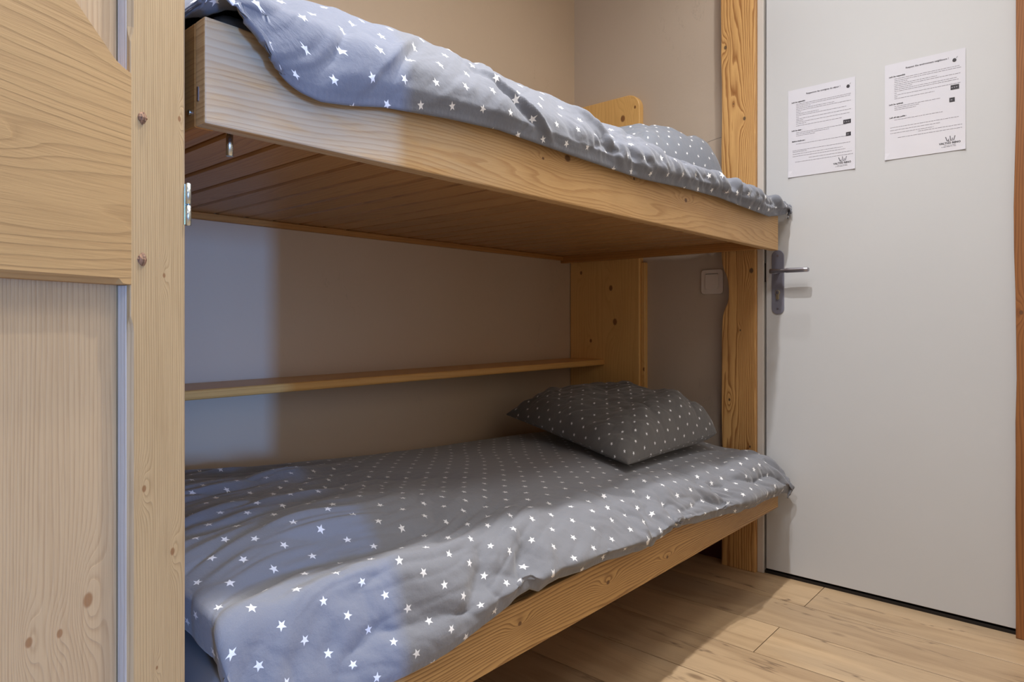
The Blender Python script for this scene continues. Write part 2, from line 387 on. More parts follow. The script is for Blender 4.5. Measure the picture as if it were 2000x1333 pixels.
# window wall behind the camera, french window opening
def window_wall():
    bm = bmesh.new()
    for lo, hi in (((-2.2, -2.6, 0), (-1.45, -2.5, 2.72)), ((-.25, -2.6, 0), (.47, -2.5, 2.72)), ((-1.45, -2.6, 2.15), (-.25, -2.5, 2.72))):
        g = bmesh.ops.create_cube(bm, size=1)
        for v in g['verts']: v.co = Vector([(lo[i]+hi[i])/2+v.co[i]*(hi[i]-lo[i]) for i in range(3)])
    me = bpy.data.meshes.new('w'); bm.to_mesh(me); bm.free(); uvbox(me, 2); return link('wall_window', me, M['white_wall'])
struct(window_wall())
wf = prism('window_1', [(-1.45, 0), (-.25, 0), (-.25, 2.15), (-1.45, 2.15)], 1, -2.60, -2.595, M['jamb'], None) if False else None
wi = box('window_1', (-1.45, -2.57, 0), (-1.39, -2.52, 2.15), M['jamb'], bevel=.003, grain=2); struct(wi)
for lo, hi in (((-.31, -2.57, 0), (-.25, -2.52, 2.15)), ((-1.39, -2.57, 2.09), (-.31, -2.52, 2.15)), ((-1.39, -2.57, 0), (-.31, -2.52, .05))):
    box('window_frame', lo, hi, M['jamb'], wi, bevel=.003, grain=2)
struct(box('ceiling', (-2.3, -2.6, 2.70), (EW+.1, BW+.1, 2.78), M['ceiling'], bevel=0))
struct(box('baseboard_back', (EW-.008, 1.04, 0), (EW, BW, .235), M['maroon'], bevel=.001), 'dark maroon skirting under the lower bunk')

# door
dr = box('door_1', (DX, .112, .018), (DX+.04, .8765, 2.035), M['door'], bevel=.0012, org=(DX, .5, 0)); struct(dr, 'flat white painted door')
box('door_frame', (DX-.006, .8835, 0), (DX+.045, .9060, 2.06), M['jamb'], dr, bevel=.0015, grain=2)
box('door_frame', (DX-.006, .088, 0), (DX+.045, .108, 2.06), M['jamb'], dr, bevel=.0015, grain=2)
box('gap_backing', (DX+.0415, .09, 0), (DX+.05, .905, 2.06), M['black'], dr, bevel=0)  # dark sheet behind the leaf, stands in for the unlit door gap
box('gap_strip', (DX+.004, .108, 0), (DX+.0415, .8835, .010), M['black'], dr, bevel=.001)  # dark strip painting in the shade of the gap under the leaf
box('latch', (DX+.004, .8767, 1.02), (DX+.02, .8833, 1.085), M['black'], dr, bevel=.0005)
hp = prism('handle_plate', rrect(.042, .221, .0205, .835, 1.0165, 8), 0, DX-.004, DX, M['plate'], dr, bevel=.0015, smooth=False)
for zz in (1.108, .925): cyl('screw', (DX-.0045, .835, zz), .0035, .002, 'x', M['steel'], hp, 12)
cyl('lever_neck', (DX-.024, .835, 1.052), .0085, .042, 'x', M['steel'], hp, 20)
# lever: flattened bar that steps to a thicker grip
def lever():
    bm = bmesh.new(); sec = []
    path = [(.846, .0075, .0075), (.84, .009, .0085), (.815, .0085, .0065), (.795, .0085, .0065), (.789, .0095, .008), (.78, .0095, .008), (.735, .0095, .008), (.722, .009, .0075), (.719, .006, .005)]
    N = 14
    for (yy, rx, rz) in path:
        ring = []
        for k in range(N):
            a = 2*math.pi*k/N; ca_, sa_ = math.cos(a), math.sin(a)
            ring.append(bm.verts.new((DX-.047+rx*math.copysign(abs(ca_)**.7, ca_), yy, 1.052+rz*math.copysign(abs(sa_)**.7, sa_))))
        sec.append(ring)
    for a, b in zip(sec[:-1], sec[1:]):
        for k in range(N): bm.faces.new((a[k], a[(k+1) % N], b[(k+1) % N], b[k]))
    bm.faces.new(sec[0]); bm.faces.new(sec[-1]); bmesh.ops.recalc_face_normals(bm, faces=bm.faces[:])
    me = bpy.data.meshes.new('lever'); bm.to_mesh(me); bm.free(); uvbox(me, 1)
    for p in me.polygons: p.use_smooth = True
    return link('lever', me, M['steel'], dr)
lever()
kc = [(.835+.0085*math.cos(a), .981+.0085*math.sin(a)) for a in [math.radians(-60+300*k/14) for k in range(15)]]+[(.835-.0048, .958), (.835, .9555), (.835+.0048, .958)]
prism('lock_cylinder', kc, 0, DX-.009, DX-.002, M['brass'], dr, bevel=.0006)
cyl('lock_plug', (DX-.0098, .835, .981), .0062, .002, 'x', M['steel'], dr, 18)
box('keyhole', (DX-.0112, .8343, .9765), (DX-.0104, .8357, .9855), M['black'], dr, bevel=0)

# timber casings left and right of the door (wavy outer edges)
def casing(name, left, right, mat, label):
    pts = [(y_, z_) for z_, y_ in left]+[(y_, z_) for z_, y_ in reversed(right)]
    o = prism(name, pts, 0, 2.311, EW, mat, None, grain=2, bevel=.0025, seg=2, org=(2.34, pts[0][0], 0)); return struct(o, label)
L = []
for z_, y_ in ((0, 1.030), (.12, 1.028), (.25, 1.029), (.4, 1.027), (.55, 1.030), (.70, 1.0295), (.82, 1.029), (.868, 1.028), (.90, 1.026), (.925, 1.018), (.945, 1.008), (.97, 1.0035), (1.0, 1.003), (1.025, 1.006), (1.05, 1.013), (1.07, 1.022), (1.09, 1.0275), (1.12, 1.030), (1.3, 1.030), (1.5, 1.031), (1.62, 1.0285), (1.75, 1.029), (1.84, 1.0325), (1.9, 1.031), (2.0, 1.033), (2.2, 1.032), (2.70, 1.032)): L.append((z_, y_))
Rr = [(0, .9065), (2.70, .9065)]
casing('trim_1', L, Rr, M['casing'], 'knotty pine door casing left of the white door with a notch by the switch')
rg = random.Random(5); R2 = [(k*.12, .1765+rg.uniform(-.0015, .0015)+(.004 if 8 < k < 12 else 0)) for k in range(23)]
L2 = [(0, .03), (2.70, .03)]
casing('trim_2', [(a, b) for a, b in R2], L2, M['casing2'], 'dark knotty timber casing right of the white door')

# light switch
sw = empty('light_switch', (EW, 1.0895, 1.03), 'square white wall switch beside the notched pine casing', 'light switch')
prism('plate', rrect(.086, .092, .012, 1.0895, 1.030), 0, EW-.010, EW, M['switch'], sw, bevel=.002, smooth=False)
prism('rocker', rrect(.050, .056, .003, 1.0895, 1.030), 0, EW-.0145, EW-.009, M['switch'], sw, bevel=.0012)
box('rocker_edge', (EW-.0112, 1.0655, 1.0582), (EW-.0098, 1.1135, 1.0596), M['black'], sw, bevel=0)

# thin crack in the plaster above the upper pillow
ck = [(2.3695, y_, z_) for y_, z_ in ((1.20, 1.530), (1.17, 1.542), (1.14, 1.548), (1.10, 1.560), (1.06, 1.566), (1.035, 1.568))]
vs = []
for c in ck: vs += [(c[0], c[1], c[2]-.0004), (c[0], c[1], c[2]+.0004)]
crk = link('crack', mesh('crack', vs, [(2*i, 2*i+1, 2*i+3, 2*i+2) for i in range(len(ck)-1)]), M['print_bold'])
crk.parent = bpy.data.objects['wall_back']

# ------------------------------------------------------------------ bunk bed
RY = .82; X0, X1 = .361, 2.292
bk = empty('bunk_bed', (1.3, 1.27, 0), 'built-in pine bunk bed with planked upper deck along the taupe wall', 'bunk bed')
box('upper_side_rail', (X0, RY, 1.122), (X1, RY+.027, 1.253), M['rail_up'], bk, bevel=.0022, seg=2)
box('end_board', (X0, RY+.0275, 1.122), (X0+.024, BW-.002, 1.253), M['frame'], bk, bevel=.0015, grain=1, off=(.3, 0))
box('end_board', (X1-.024, RY+.0275, 1.130), (X1, BW-.002, 1.253), M['frame'], bk, bevel=.0015, grain=1)
x = X0+.0245; k = 0
while x < X1-.03:
    xe = min(x+.080, X1-.0245)
    # tongue and groove board: chamfered long edges on the underside
    pts = [(x+.0005, 1.172), (x+.0005, 1.1615), (x+.001, 1.1635), (x+.005, 1.1585), (xe-.009, 1.1585), (xe-.0055, 1.1640), (xe-.0005, 1.1640), (xe-.0005, 1.172)]
    o = prism('deck_plank', pts, 1, RY+.0275, BW-.003, M['plank'], bk, grain=1, off=(k*.7, k*.31)); x += .080; k += 1
box('back_batten', (X0+.0245, BW-.018, 1.141), (X1-.0245, BW-.0005, 1.1582), M['frame'], bk, bevel=.002)
box('lower_side_rail', (X0, RY, .250), (X1, RY+.030, .352), M['rail_low'], bk, bevel=.0025, seg=2)
box('lower_end_board', (X0, RY+.0305, .250), (X0+.024, BW-.002, .352), M['frame'], bk, grain=1)
box('lower_end_board', (X1-.024, RY+.0305, .250), (X1, BW-.002, .352), M['frame'], bk, grain=1)
x = X0+.03
for k in range(14):
    xe = x+.098
    box('slat', (x, RY+.031, .285), (xe, BW-.004, .303), M['plank'], bk, bevel=.001, grain=1); x += .1335
# tall head panel with a rounded upper corner, thinner strip on its free edge
hpz = 1.80
pts = [(BW-.002, .28), (1.385, .28)]+[(1.385+.055-.055*math.cos(a), hpz-.055+.055*math.sin(a)) for a in [math.radians(90*k/8) for k in range(9)]]+[(BW-.002, hpz)]
prism('head_panel', pts, 0, 2.337, EW, M['head'], bk, grain=2, bevel=.004, seg=3)
box('panel_edge_strip', (2.348, 1.366, .28), (EW, 1.3845, 1.118), M['head'], bk, bevel=.002, grain=2, off=(.4, .3))
cyl('peg', (.412, .862, 1.1125), .0045, .030, 'z', M['zinc'], bk, 14)
cyl('screw', (X0-.001, .8603, 1.1425), .0036, .004, 'x', M['zinc'], bk, 14, bevel=.0008)
box('bolt', (X0-.0012, .836, 1.152), (X0+.001, .8395, 1.170), M['steel'], bk, bevel=.0003)

# shelf on the wall between the bunks
sh = box('wall_shelf', (-.1, 1.548, .700), (2.337, BW, .7235), M['shelf'], None, bevel=.006, seg=3, org=(1.2, 1.64, .7))
tag(sh, 'long narrow varnished pine shelf on the wall between the two bunks', 'shelf')
s2 = box('wall_shelf', (.30, 1.56, 1.690), (.86, BW, 1.712), M['shelf2'], None, bevel=.003, seg=2, org=(.6, 1.65, 1.69))
tag(s2, 'pale pine shelf high on the wall above the foot of the upper duvet', 'shelf')

# ------------------------------------------------------------------ cloth
def _h(ix, iy, s):
    n = (ix*374761393+iy*668265263+s*1442695041) & 0x7fffffff
    n = ((n ^ (n >> 13))*1274126177) & 0x7fffffff
    return ((n ^ (n >> 16)) & 0xffff)/65535.0
def vn(x, y, s=0):
    x = np.asarray(x, float); y = np.asarray(y, float)
    ix = np.floor(x).astype(np.int64); iy = np.floor(y).astype(np.int64); fx = x-ix; fy = y-iy
    fx = fx*fx*fx*(fx*(fx*6-15)+10); fy = fy*fy*fy*(fy*(fy*6-15)+10)
    a, b, c, d = _h(ix, iy, s), _h(ix+1, iy, s), _h(ix, iy+1, s), _h(ix+1, iy+1, s)
    return (a+(b-a)*fx+(c-a)*fy+(a-b-c+d)*fx*fy)*2-1
def ridge(x, y, s=0, p=1.0):        # soft hills with creased valleys
    n = np.abs(vn(x, y, s)+.5*vn(x*2.03+3.1, y*2.03-1.7, s+7)); return np.clip(n, 0, 1.4)**p
def sstep(a, b, x): t_ = np.clip((x-a)/(b-a), 0, 1); return t_*t_*(3-2*t_)
def resample(P, n):
    """P (k,2) control points -> n points on a Catmull-Rom curve, evenly by arc length"""
    k = len(P); Q = np.vstack([2*P[0]-P[1], P, 2*P[-1]-P[-2]]); out = []
    for i in range(k-1):
        p0, p1, p2, p3 = Q[i:i+4]
        for t_ in np.linspace(0, 1, 14, endpoint=False):
            out.append(.5*((2*p1)+(-p0+p2)*t_+(2*p0-5*p1+4*p2-p3)*t_**2+(-p0+3*p1-3*p2+p3)*t_**3))
    out.append(P[-1]); out = np.array(out)
    s_ = np.r_[0, np.cumsum(np.hypot(*np.diff(out, axis=0).T))]
    q = np.linspace(0, s_[-1], n); return np.c_[np.interp(q, s_, out[:, 0]), np.interp(q, s_, out[:, 1])], s_[-1]

def grid_normals(P):
    du = np.gradient(P, axis=0); dv = np.gradient(P, axis=1); n = np.cross(du, dv); n /= np.linalg.norm(n, axis=2, keepdims=True)+1e-9; return n
def cloth_obj(name, P, U, V, mat, thick, label, cat, org, parent=None):
    nx, nw = P.shape[:2]
    idx = np.arange(nx*nw).reshape(nx, nw)
    fs = np.stack([idx[:-1, :-1], idx[1:, :-1], idx[1:, 1:], idx[:-1, 1:]], -1).reshape(-1, 4)
    me = bpy.data.meshes.new(name); me.from_pydata(P.reshape(-1, 3).tolist(), [], fs.tolist()); me.update()
    uvl = me.uv_layers.new(name='uv'); li = np.empty(len(me.loops), np.int32); me.loops.foreach_get('vertex_index', li)
    uvs = np.stack([U.reshape(-1), V.reshape(-1)], -1)[li]; uvl.data.foreach_set('uv', uvs.astype(np.float32).ravel())
    me.polygons.foreach_set('use_smooth', [True]*len(me.polygons))
    o = link(name, me, mat, parent, org)
    if thick:
        md = o.modifiers.new('thickness', 'SOLIDIFY'); md.thickness = thick; md.offset = -1.0 if thick > 0 else 1
    if label: tag(o, label, cat)
    return o

def duvet(name, lower, label, mat):
    nx, nw = 560, 300
    Xa, Xb = (.372, 2.296) if lower else (.353, 2.312)
    fallL = .10
    s_ = np.linspace(0, 1, nx); length = Xb-Xa
    # run along the length with rounded falling ends
    tt = s_*(length+2*.07)-.07
    Xc = np.clip(tt, 0, length)+Xa
    r = .05
    def endfall(d): # d = distance inside the end (negative = beyond)
        return np.where(d < 0, r*.55-d*.75, np.where(d < r, r*.55*(1-np.sqrt(np.clip(1-(1-d/r)**2, 0, 1))), 0))
    P = np.zeros((nx, nw, 3)); V = np.zeros((nx, nw))
    if lower:
        hemx = [.30, .45, .65, .73, .80, .89, .945, .97, 1.03, 1.17, 1.30, 1.38, 1.45, 1.5, 1.62, 1.74, 1.9, 2.03, 2.15, 2.30]
        hemz = [.330, .318, .331, .338, .350, .365, .381, .370, .376, .372, .362, .355, .362, .370, .352, .343, .330, .319, .316, .306]
        cx_ = [.3, .45, .7, .9, 1.1, 1.4, 1.7, 2.0, 2.15, 2.3]; cz_ = [.545, .535, .52, .505, .49, .475, .465, .455, .448, .44]
    else:
        hemx = [.30, .437, .50, .571, .719, .851, 1.059, 1.353, 1.55, 1.765, 1.95, 2.145, 2.24, 2.31]
        hemz = [1.180, 1.178, 1.186, 1.198, 1.211, 1.219, 1.215, 1.211, 1.221, 1.227, 1.222, 1.218, 1.232, 1.250]
        cx_ = [.3, .40, .50, .58, .68, .92, 1.07, 1.26, 1.48, 1.75, 2.0, 2.2, 2.31]; cz_ = [1.29, 1.335, 1.365, 1.382, 1.39, 1.395, 1.388, 1.378, 1.358, 1.348, 1.348, 1.342, 1.33]
    wtot = 0
    for i in range(nx):
        X = Xc[i]; zh = np.interp(X, hemx, hemz); zc = np.interp(X, cx_, cz_)
        if lower:
            fr = .812-.018*sstep(.5, 1.0, X) - .006*math.sin(X*11)
            C = np.array([(fr-.003, zh), (fr-.012, zh+.020), (fr-.013, zh*.45+zc*.55-.035), (.835, zc-.035), (.90, zc-.012), (1.0, zc), (1.2, zc+.010), (1.45, zc+.004), (1.62, zc-.004), (1.70, zc-.02), (1.722, zc-.055)])
        else:
            fr = .806
            e = 1.262
            C = np.array([(fr-.006, zh), (fr-.014, zh+.020), (fr-.018, (zh+e)/2+.01), (fr-.008, e+.022), (.845, zc-.052), (.895, zc-.018), (.96, zc), (1.1, zc+.010), (1.35, zc+.006), (1.6, zc-.02), (1.70, zc-.06), (1.715, zc-.10)])
        Q, LL = resample(C, nw); wtot += LL/nx
        q = np.linspace(0, LL, nw)
        P[i, :, 0] = X; P[i, :, 1] = Q[:, 0]; P[i, :, 2] = Q[:, 1]; V[i] = q
    W = V.copy(); Xg = P[:, :, 0].copy(); S = np.repeat(tt[:, None], nw, 1)
    # ends fall over (scaled down on the hanging front so the hem is not pushed below itself)
    top = sstep(.06, .20, W)
    f0 = endfall(S); f1 = endfall(length-S)
    P[:, :, 2] -= f0*(.25+.75*top if lower else sstep(.10, .2, W))+f1*(.25+.75*top)
    # beyond the end the cloth keeps hanging: tuck it inward a little
    P[:, :, 0] -= np.where(S > length, (S-length)*.10, 0); P[:, :, 0] += np.where(S < 0, (-S)*.10, 0)
    if lower:   # foot corner drawn back along the front edge
        P[:, :, 0] += .05*np.exp(-np.clip(W, 0, None)/.10)*np.exp(-np.clip(S, 0, None)/.25)
    else:       # foot end: hanging corner pulled towards the head
        pull = np.interp(W, [0, .02, .06, .085, .10, .13], [.095, .085, .062, .030, .006, .0])
        P[:, :, 0] += pull*np.exp(-np.clip(S, 0, None)/.30)
        P[:, :, 2] += .022*np.exp(-np.clip(S, 0, None)/.035)*(1-sstep(.0, .05, W))
        P[:, :, 0] += .014*sstep(length-.15, length, S)*np.exp(-W/.10)
    if not lower: P[:, :, 2] = np.where((S < .05) & (W > .08), np.maximum(P[:, :, 2], 1.266), P[:, :, 2]); P[:, :, 0] = np.maximum(P[:, :, 0], .352)
    # ---- folds
    N = grid_normals(P)
    if N[nx//2, nw*2//3, 2] < 0: N = -N
    X = P[:, :, 0]; Y = P[:, :, 1]
    D = np.zeros((nx, nw))
    if lower:
        foot = 1-sstep(.75, 1.25, X+.25*(Y-1.2)); head = sstep(1.0, 1.6, X); front = 1-sstep(.08, .30, W)
        a = math.radians(24); ux = X*math.cos(a)+Y*math.sin(a); uy = -X*math.sin(a)+Y*math.cos(a)
        wob = .10*vn(X*2.2, Y*2.2, 3)
        D += foot*.031*(ridge(ux*1.5+.4, (uy+wob)*7.5, 11, .75)-.5)
        D += foot*.013*(ridge(ux*3.0, (uy+wob)*19.0, 12, .8)-.45)
        D += foot*.0045*(ridge(ux*6, (uy+wob)*45.0, 13, .8)-.45)
        D += (.35+.65*foot)*.010*vn(X*2.3+5, Y*3.2, 21)
        D += (1-foot)*.0045*vn(ux*3, uy*12, 23)
        fan = X*1.0+.55*(W-.08)+.06*vn(X*4, W*7, 29)
        D += front*(.012+.016*head)*(ridge(fan*7.0+.5*vn(X*5, W*9, 30), W*6.5, 31, .8)-.42)
        D += front*(.3+.7*head)*.010*(ridge(fan*16.0+.6*vn(X*9, W*15, 34), W*11.0, 33, .8)-.4)
        D += front*(.3+.7*head)*.0035*(ridge(fan*40.0, W*25.0, 36, .8)-.4)
        # broad bulges along the overhang, with a tuck where the hem is folded near the middle
        bul = np.exp(-((W-.10)/.06)**2)
        D += bul*.014*vn(X*3.4, W*2, 35)
        D -= .020*np.exp(-((X-.93-.55*(W-.02))/.020)**2)*np.exp(-((W-.06)/.06)**2)
        D += .014*np.exp(-((X-.985-.6*(W-.02))/.025)**2)*np.exp(-((W-.05)/.06)**2)
        D -= .014*np.exp(-((X-.78-.9*(W-.03))/.03)**2)*np.exp(-((W-.09)/.06)**2)
        D += .010*np.exp(-((X-1.33-.4*(W-.03))/.018)**2)*np.exp(-((W-.05)/.05)**2)
        D -= .010*np.exp(-((X-1.37-.4*(W-.03))/.016)**2)*np.exp(-((W-.06)/.06)**2)
        # under the pillow keep it calm
        D *= 1-.5*np.exp(-((X-1.95)/.3)**2-((Y-1.25)/.3)**2)
    else:
        front = 1-sstep(.10, .30, W); foot = 1-sstep(.9, 1.3, X); head = sstep(1.25, 1.65, X); endm = sstep(1.0, 1.25, X)
        a = math.radians(0)
        fan = X-.95*W*(1-.3*head)
        fan = fan+.05*vn(X*5, W*7, 39)
        D += (.5+.5*front)*foot*.010*(ridge(fan*5.5+.3*vn(X*3, W*6, 2), W*2.2+.7, 41, .85)-.45)
        D += foot*.0045*(ridge(fan*15+.4*vn(X*8, W*8, 6), W*5, 43, .8)-.4)
        D += foot*.0020*(ridge(fan*38, W*12, 44, .8)-.4)
        D += endm*(.3+.7*front)*.016*(ridge((X+.6*W)*7.5+.5*vn(X*4, W*8, 5), W*6.5, 45, .75)-.5)
        D += endm*.010*(ridge((X+.4*W)*18+.6*vn(X*9, W*18, 8), W*15, 47, .8)-.45)*(1-sstep(.2, .5, W))
        D += endm*.004*(ridge((X+.4*W)*42, W*34, 48, .8)-.45)*(1-sstep(.2, .5, W))
        D += .006*vn(X*2.5, W*4, 49)
        # two long diagonal pleats seen near the foot and the middle
        D += .009*np.exp(-((X-.60-1.05*(W-.05))/.010)**2)*np.exp(-((W-.10)/.05)**2)
        D -= .006*np.exp(-((X-.625-1.05*(W-.05))/.012)**2)*np.exp(-((W-.10)/.05)**2)
        D += .013*np.exp(-((X-.97+1.25*(W-.05))/.012)**2)*np.exp(-((W-.07)/.055)**2)
        D -= .008*np.exp(-((X-.94+1.25*(W-.05))/.014)**2)*np.exp(-((W-.07)/.055)**2)
        D += .012*np.exp(-((X-1.24+.9*(W-.05))/.016)**2)*np.exp(-((W-.10)/.08)**2)
    D *= .35+.65*sstep(.0, .05, W)
    D *= sstep(-.07, .05, length-S)*(.3+.7*sstep(-.03, .06, S))
    D += .0012*np.exp(-((W-.004)/.003)**2)-.0009*np.exp(-((W-.013)/.0015)**2)      # hem roll and stitch line
    D += .0008*np.sin(X*700)*np.exp(-((W-.008)/.004)**2)
    backm = 1-sstep(wtot-.18, wtot-.03, W)
    P = P+N*(D*backm)[:, :, None]
    P[:, :, 1] = np.minimum(P[:, :, 1], BW-.006)
    P[:, :, 0] = np.minimum(P[:, :, 0], 2.303 if lower else (DX-.008))
    if not lower:
        P[:, :, 0] = np.maximum(P[:, :, 0], .350); P[:, :, 2] = np.where((S < .05) & (W > .085), np.maximum(P[:, :, 2], 1.266), P[:, :, 2])
    # rests on the boards and the mattress
    zb_ = .362 if lower else 1.264
    on = (P[:, :, 1] > RY-.004) & (P[:, :, 0] > X0-.006) & (P[:, :, 0] < X1+.007)
    P[:, :, 2] = np.where(on, np.maximum(P[:, :, 2], zb_), P[:, :, 2])
    mt_, mx_ = (.424, 2.270) if lower else (1.297, 2.274)
    on = (P[:, :, 1] > RY+.024) & (P[:, :, 0] > X0+.018) & (P[:, :, 0] < mx_)
    P[:, :, 2] = np.where(on, np.maximum(P[:, :, 2], mt_), P[:, :, 2])
    # never inside the side rail
    inrail = (P[:, :, 2] < (.356 if lower else 1.257)) & (P[:, :, 1] < RY+.03)
    P[:, :, 1] = np.where(inrail, np.minimum(P[:, :, 1], RY-.007), P[:, :, 1])
    U = S+Xa; 
    o = cloth_obj(name, P, U, W, mat, .005, label, 'duvet', (1.3, 1.27, .46 if lower else 1.3))
    return o, P

# mattresses
def mattress(lo, hi, label, z):
    o = box('mattress', lo, hi, M['sheet'], None, bevel=.03, seg=5, org=((lo[0]+hi[0])/2, (lo[1]+hi[1])/2, lo[2]), smooth=True)
    tag(o, label, 'mattress'); return o
mattress((X0+.026, RY+.032, .3035), (2.262, 1.712, .415), 'blue grey mattress under the lower duvet, showing at its foot corner', 0)
mattress((X0+.026, RY+.0285, 1.1725), (2.266, 1.712, 1.288), 'mattress under the duvet of the upper bunk', 0)
duvet('duvet', True, 'crumpled grey star duvet spread over the lower bunk', M['duvet'])
duvet('duvet', False, 'pale grey star duvet hanging over the rail of the upper bunk', M['duvet_up'])

def pillow(cor, H, mat, label, seed, lowz, zmin):
    n = 150
    A, B, C_, D_ = [np.array(c, float) for c in cor]     # A-B one side edge, B-C front edge ...
    t_ = np.linspace(-1, 1, n); uu, vv = np.meshgrid(t_, t_, indexing='ij')
    rr = 1-.05*np.clip(uu, -1, 1)**2*vv**2*np.where((uu < 0) & (vv < 0), 0, 1)**1
    # pinch: mid edges drawn in, corners pushed out
    pu = uu*(1-.07*(1-vv**2)*np.abs(uu)**2*(1)); pv = vv*(1-.07*(1-uu**2)*np.abs(vv)**2)
    pu = pu*rr; pv = pv*rr; a = (pu+1)/2; b = (pv+1)/2
    base = (1-a)[..., None]*(1-b)[..., None]*A+(a)[..., None]*(1-b)[..., None]*B+(a*b)[..., None]*C_+((1-a)*b)[..., None]*D_
    prof = (np.clip(1-np.abs(uu)**(3.2+np.where(uu > 0, 6*sstep(-.4, .8, vv), 0)), 0, 1)**.48)*np.where(vv > 0, np.clip(1-np.abs(vv)**6, 0, 1)**.5, np.clip(1-np.abs(vv)**2.4, 0, 1)**.60)
    edge = np.clip(1-np.maximum(np.abs(uu), np.abs(vv)), 0, 1)
    cr = ridge(a*3+.4*vn(a*4, b*4, seed), b*3.3, seed, .8)-.45
    pucker = (np.exp(-edge/.16))*(ridge(a*11, b*11, seed+2, .9)-.4)
    diag = .010*vn((a+b)*5.2, (a-b)*1.7, seed+4)
    wr = prof*(.024*cr+1.4*diag)+np.minimum(edge*8, 1)*(.014*pucker+.006*(ridge((a-b)*14, (a+b)*7, seed+9, .8)-.4))
    topz = prof*H+wr
    Pt = base.copy(); Pt[..., 2] += topz+.004
    Pb = base.copy(); Pb[..., 2] -= prof*lowz*.6
    Pb[..., 2] = np.maximum(Pb[..., 2], zmin); Pt[..., 2] = np.maximum(Pt[..., 2], Pb[..., 2]+.003)
    o_all = np.concatenate([Pt.reshape(-1, 3), Pb.reshape(-1, 3)])
    idx = np.arange(n*n).reshape(n, n); off = n*n
    ft = np.stack([idx[:-1, :-1], idx[1:, :-1], idx[1:, 1:], idx[:-1, 1:]], -1).reshape(-1, 4)
    fb = ft[:, ::-1]+off
    bd = list(idx[:, 0])+list(idx[-1, 1:])+list(idx[-2::-1, -1])+list(idx[0, -2:0:-1])
    side = [(int(bd[(i+1) % len(bd)]), int(bd[i]), int(bd[i])+off, int(bd[(i+1) % len(bd)])+off) for i in range(len(bd))]
    me = bpy.data.meshes.new('pillow'); me.from_pydata(o_all.tolist(), [], ft.tolist()+fb.tolist()+side); me.update()
    bm = bmesh.new(); bm.from_mesh(me); bmesh.ops.recalc_face_normals(bm, faces=bm.faces[:]); bm.to_mesh(me); bm.free()
    wu = np.linalg.norm(B-A); wv = np.linalg.norm(C_-B)
    su = np.concatenate([np.zeros((1, n)), np.cumsum(np.linalg.norm(np.diff(Pt, axis=0), axis=2), axis=0)]); su -= su[n//2]
    sv = np.concatenate([np.zeros((n, 1)), np.cumsum(np.linalg.norm(np.diff(Pt, axis=1), axis=2), axis=1)], axis=1); sv -= sv[:, n//2:n//2+1]
    uv1 = np.stack([su, sv], -1).reshape(-1, 2); uv = np.concatenate([uv1, uv1+.37])
    uvl = me.uv_layers.new(name='uv'); li = np.empty(len(me.loops), np.int32); me.loops.foreach_get('vertex_index', li)
    uvl.data.foreach_set('uv', uv[li].astype(np.float32).ravel()); me.polygons.foreach_set('use_smooth', [True]*len(me.polygons))
    c = np.mean([A, B, C_, D_], axis=0)
    o = link('pillow', me, mat, None, (c[0], c[1], zmin)); tag(o, label, 'pillow')
    return o
pillow([(1.78, 1.60, .545), (1.535, .940, .490), (2.135, .950, .505), (2.30, 1.50, .55)], .118, M['pillow'], 'dark grey star pillow lying at the head of the lower bunk', 61, .05, .462)
pillow([(1.86, 1.62, 1.40), (1.80, 1.06, 1.40), (2.27, .98, 1.385), (2.30, 1.62, 1.42)], .155, M['pillow_up'], 'grey star pillow half hidden behind the duvet of the upper bunk', 71, .03, 1.36)

# ------------------------------------------------------------------ wardrobe with its framed door, close to the camera
DZ = math.atan2(.4147, .910)
wd = empty('wardrobe', (.0, 1.1, 0), 'spruce wardrobe with pegged framed door at the foot of the bunks', 'wardrobe')
box('side_panel', (.327, .842, 0), (.347, 1.40, 2.15), M['cab_panel'], wd, grain=2)
box('side_panel', (-.36, .842, 0), (-.34, 1.40, 2.15), M['cab_panel'], wd, grain=2)
box('top_panel', (-.34, .842, 2.13), (.327, 1.40, 2.15), M['cab_panel'], wd, grain=0)
box('back_panel', (-.34, 1.385, 0), (.327, 1.40, 2.13), M['cab_panel'], wd, grain=2)
def lm(me_obj):   # place an object built in the door's own axes
    return me_obj
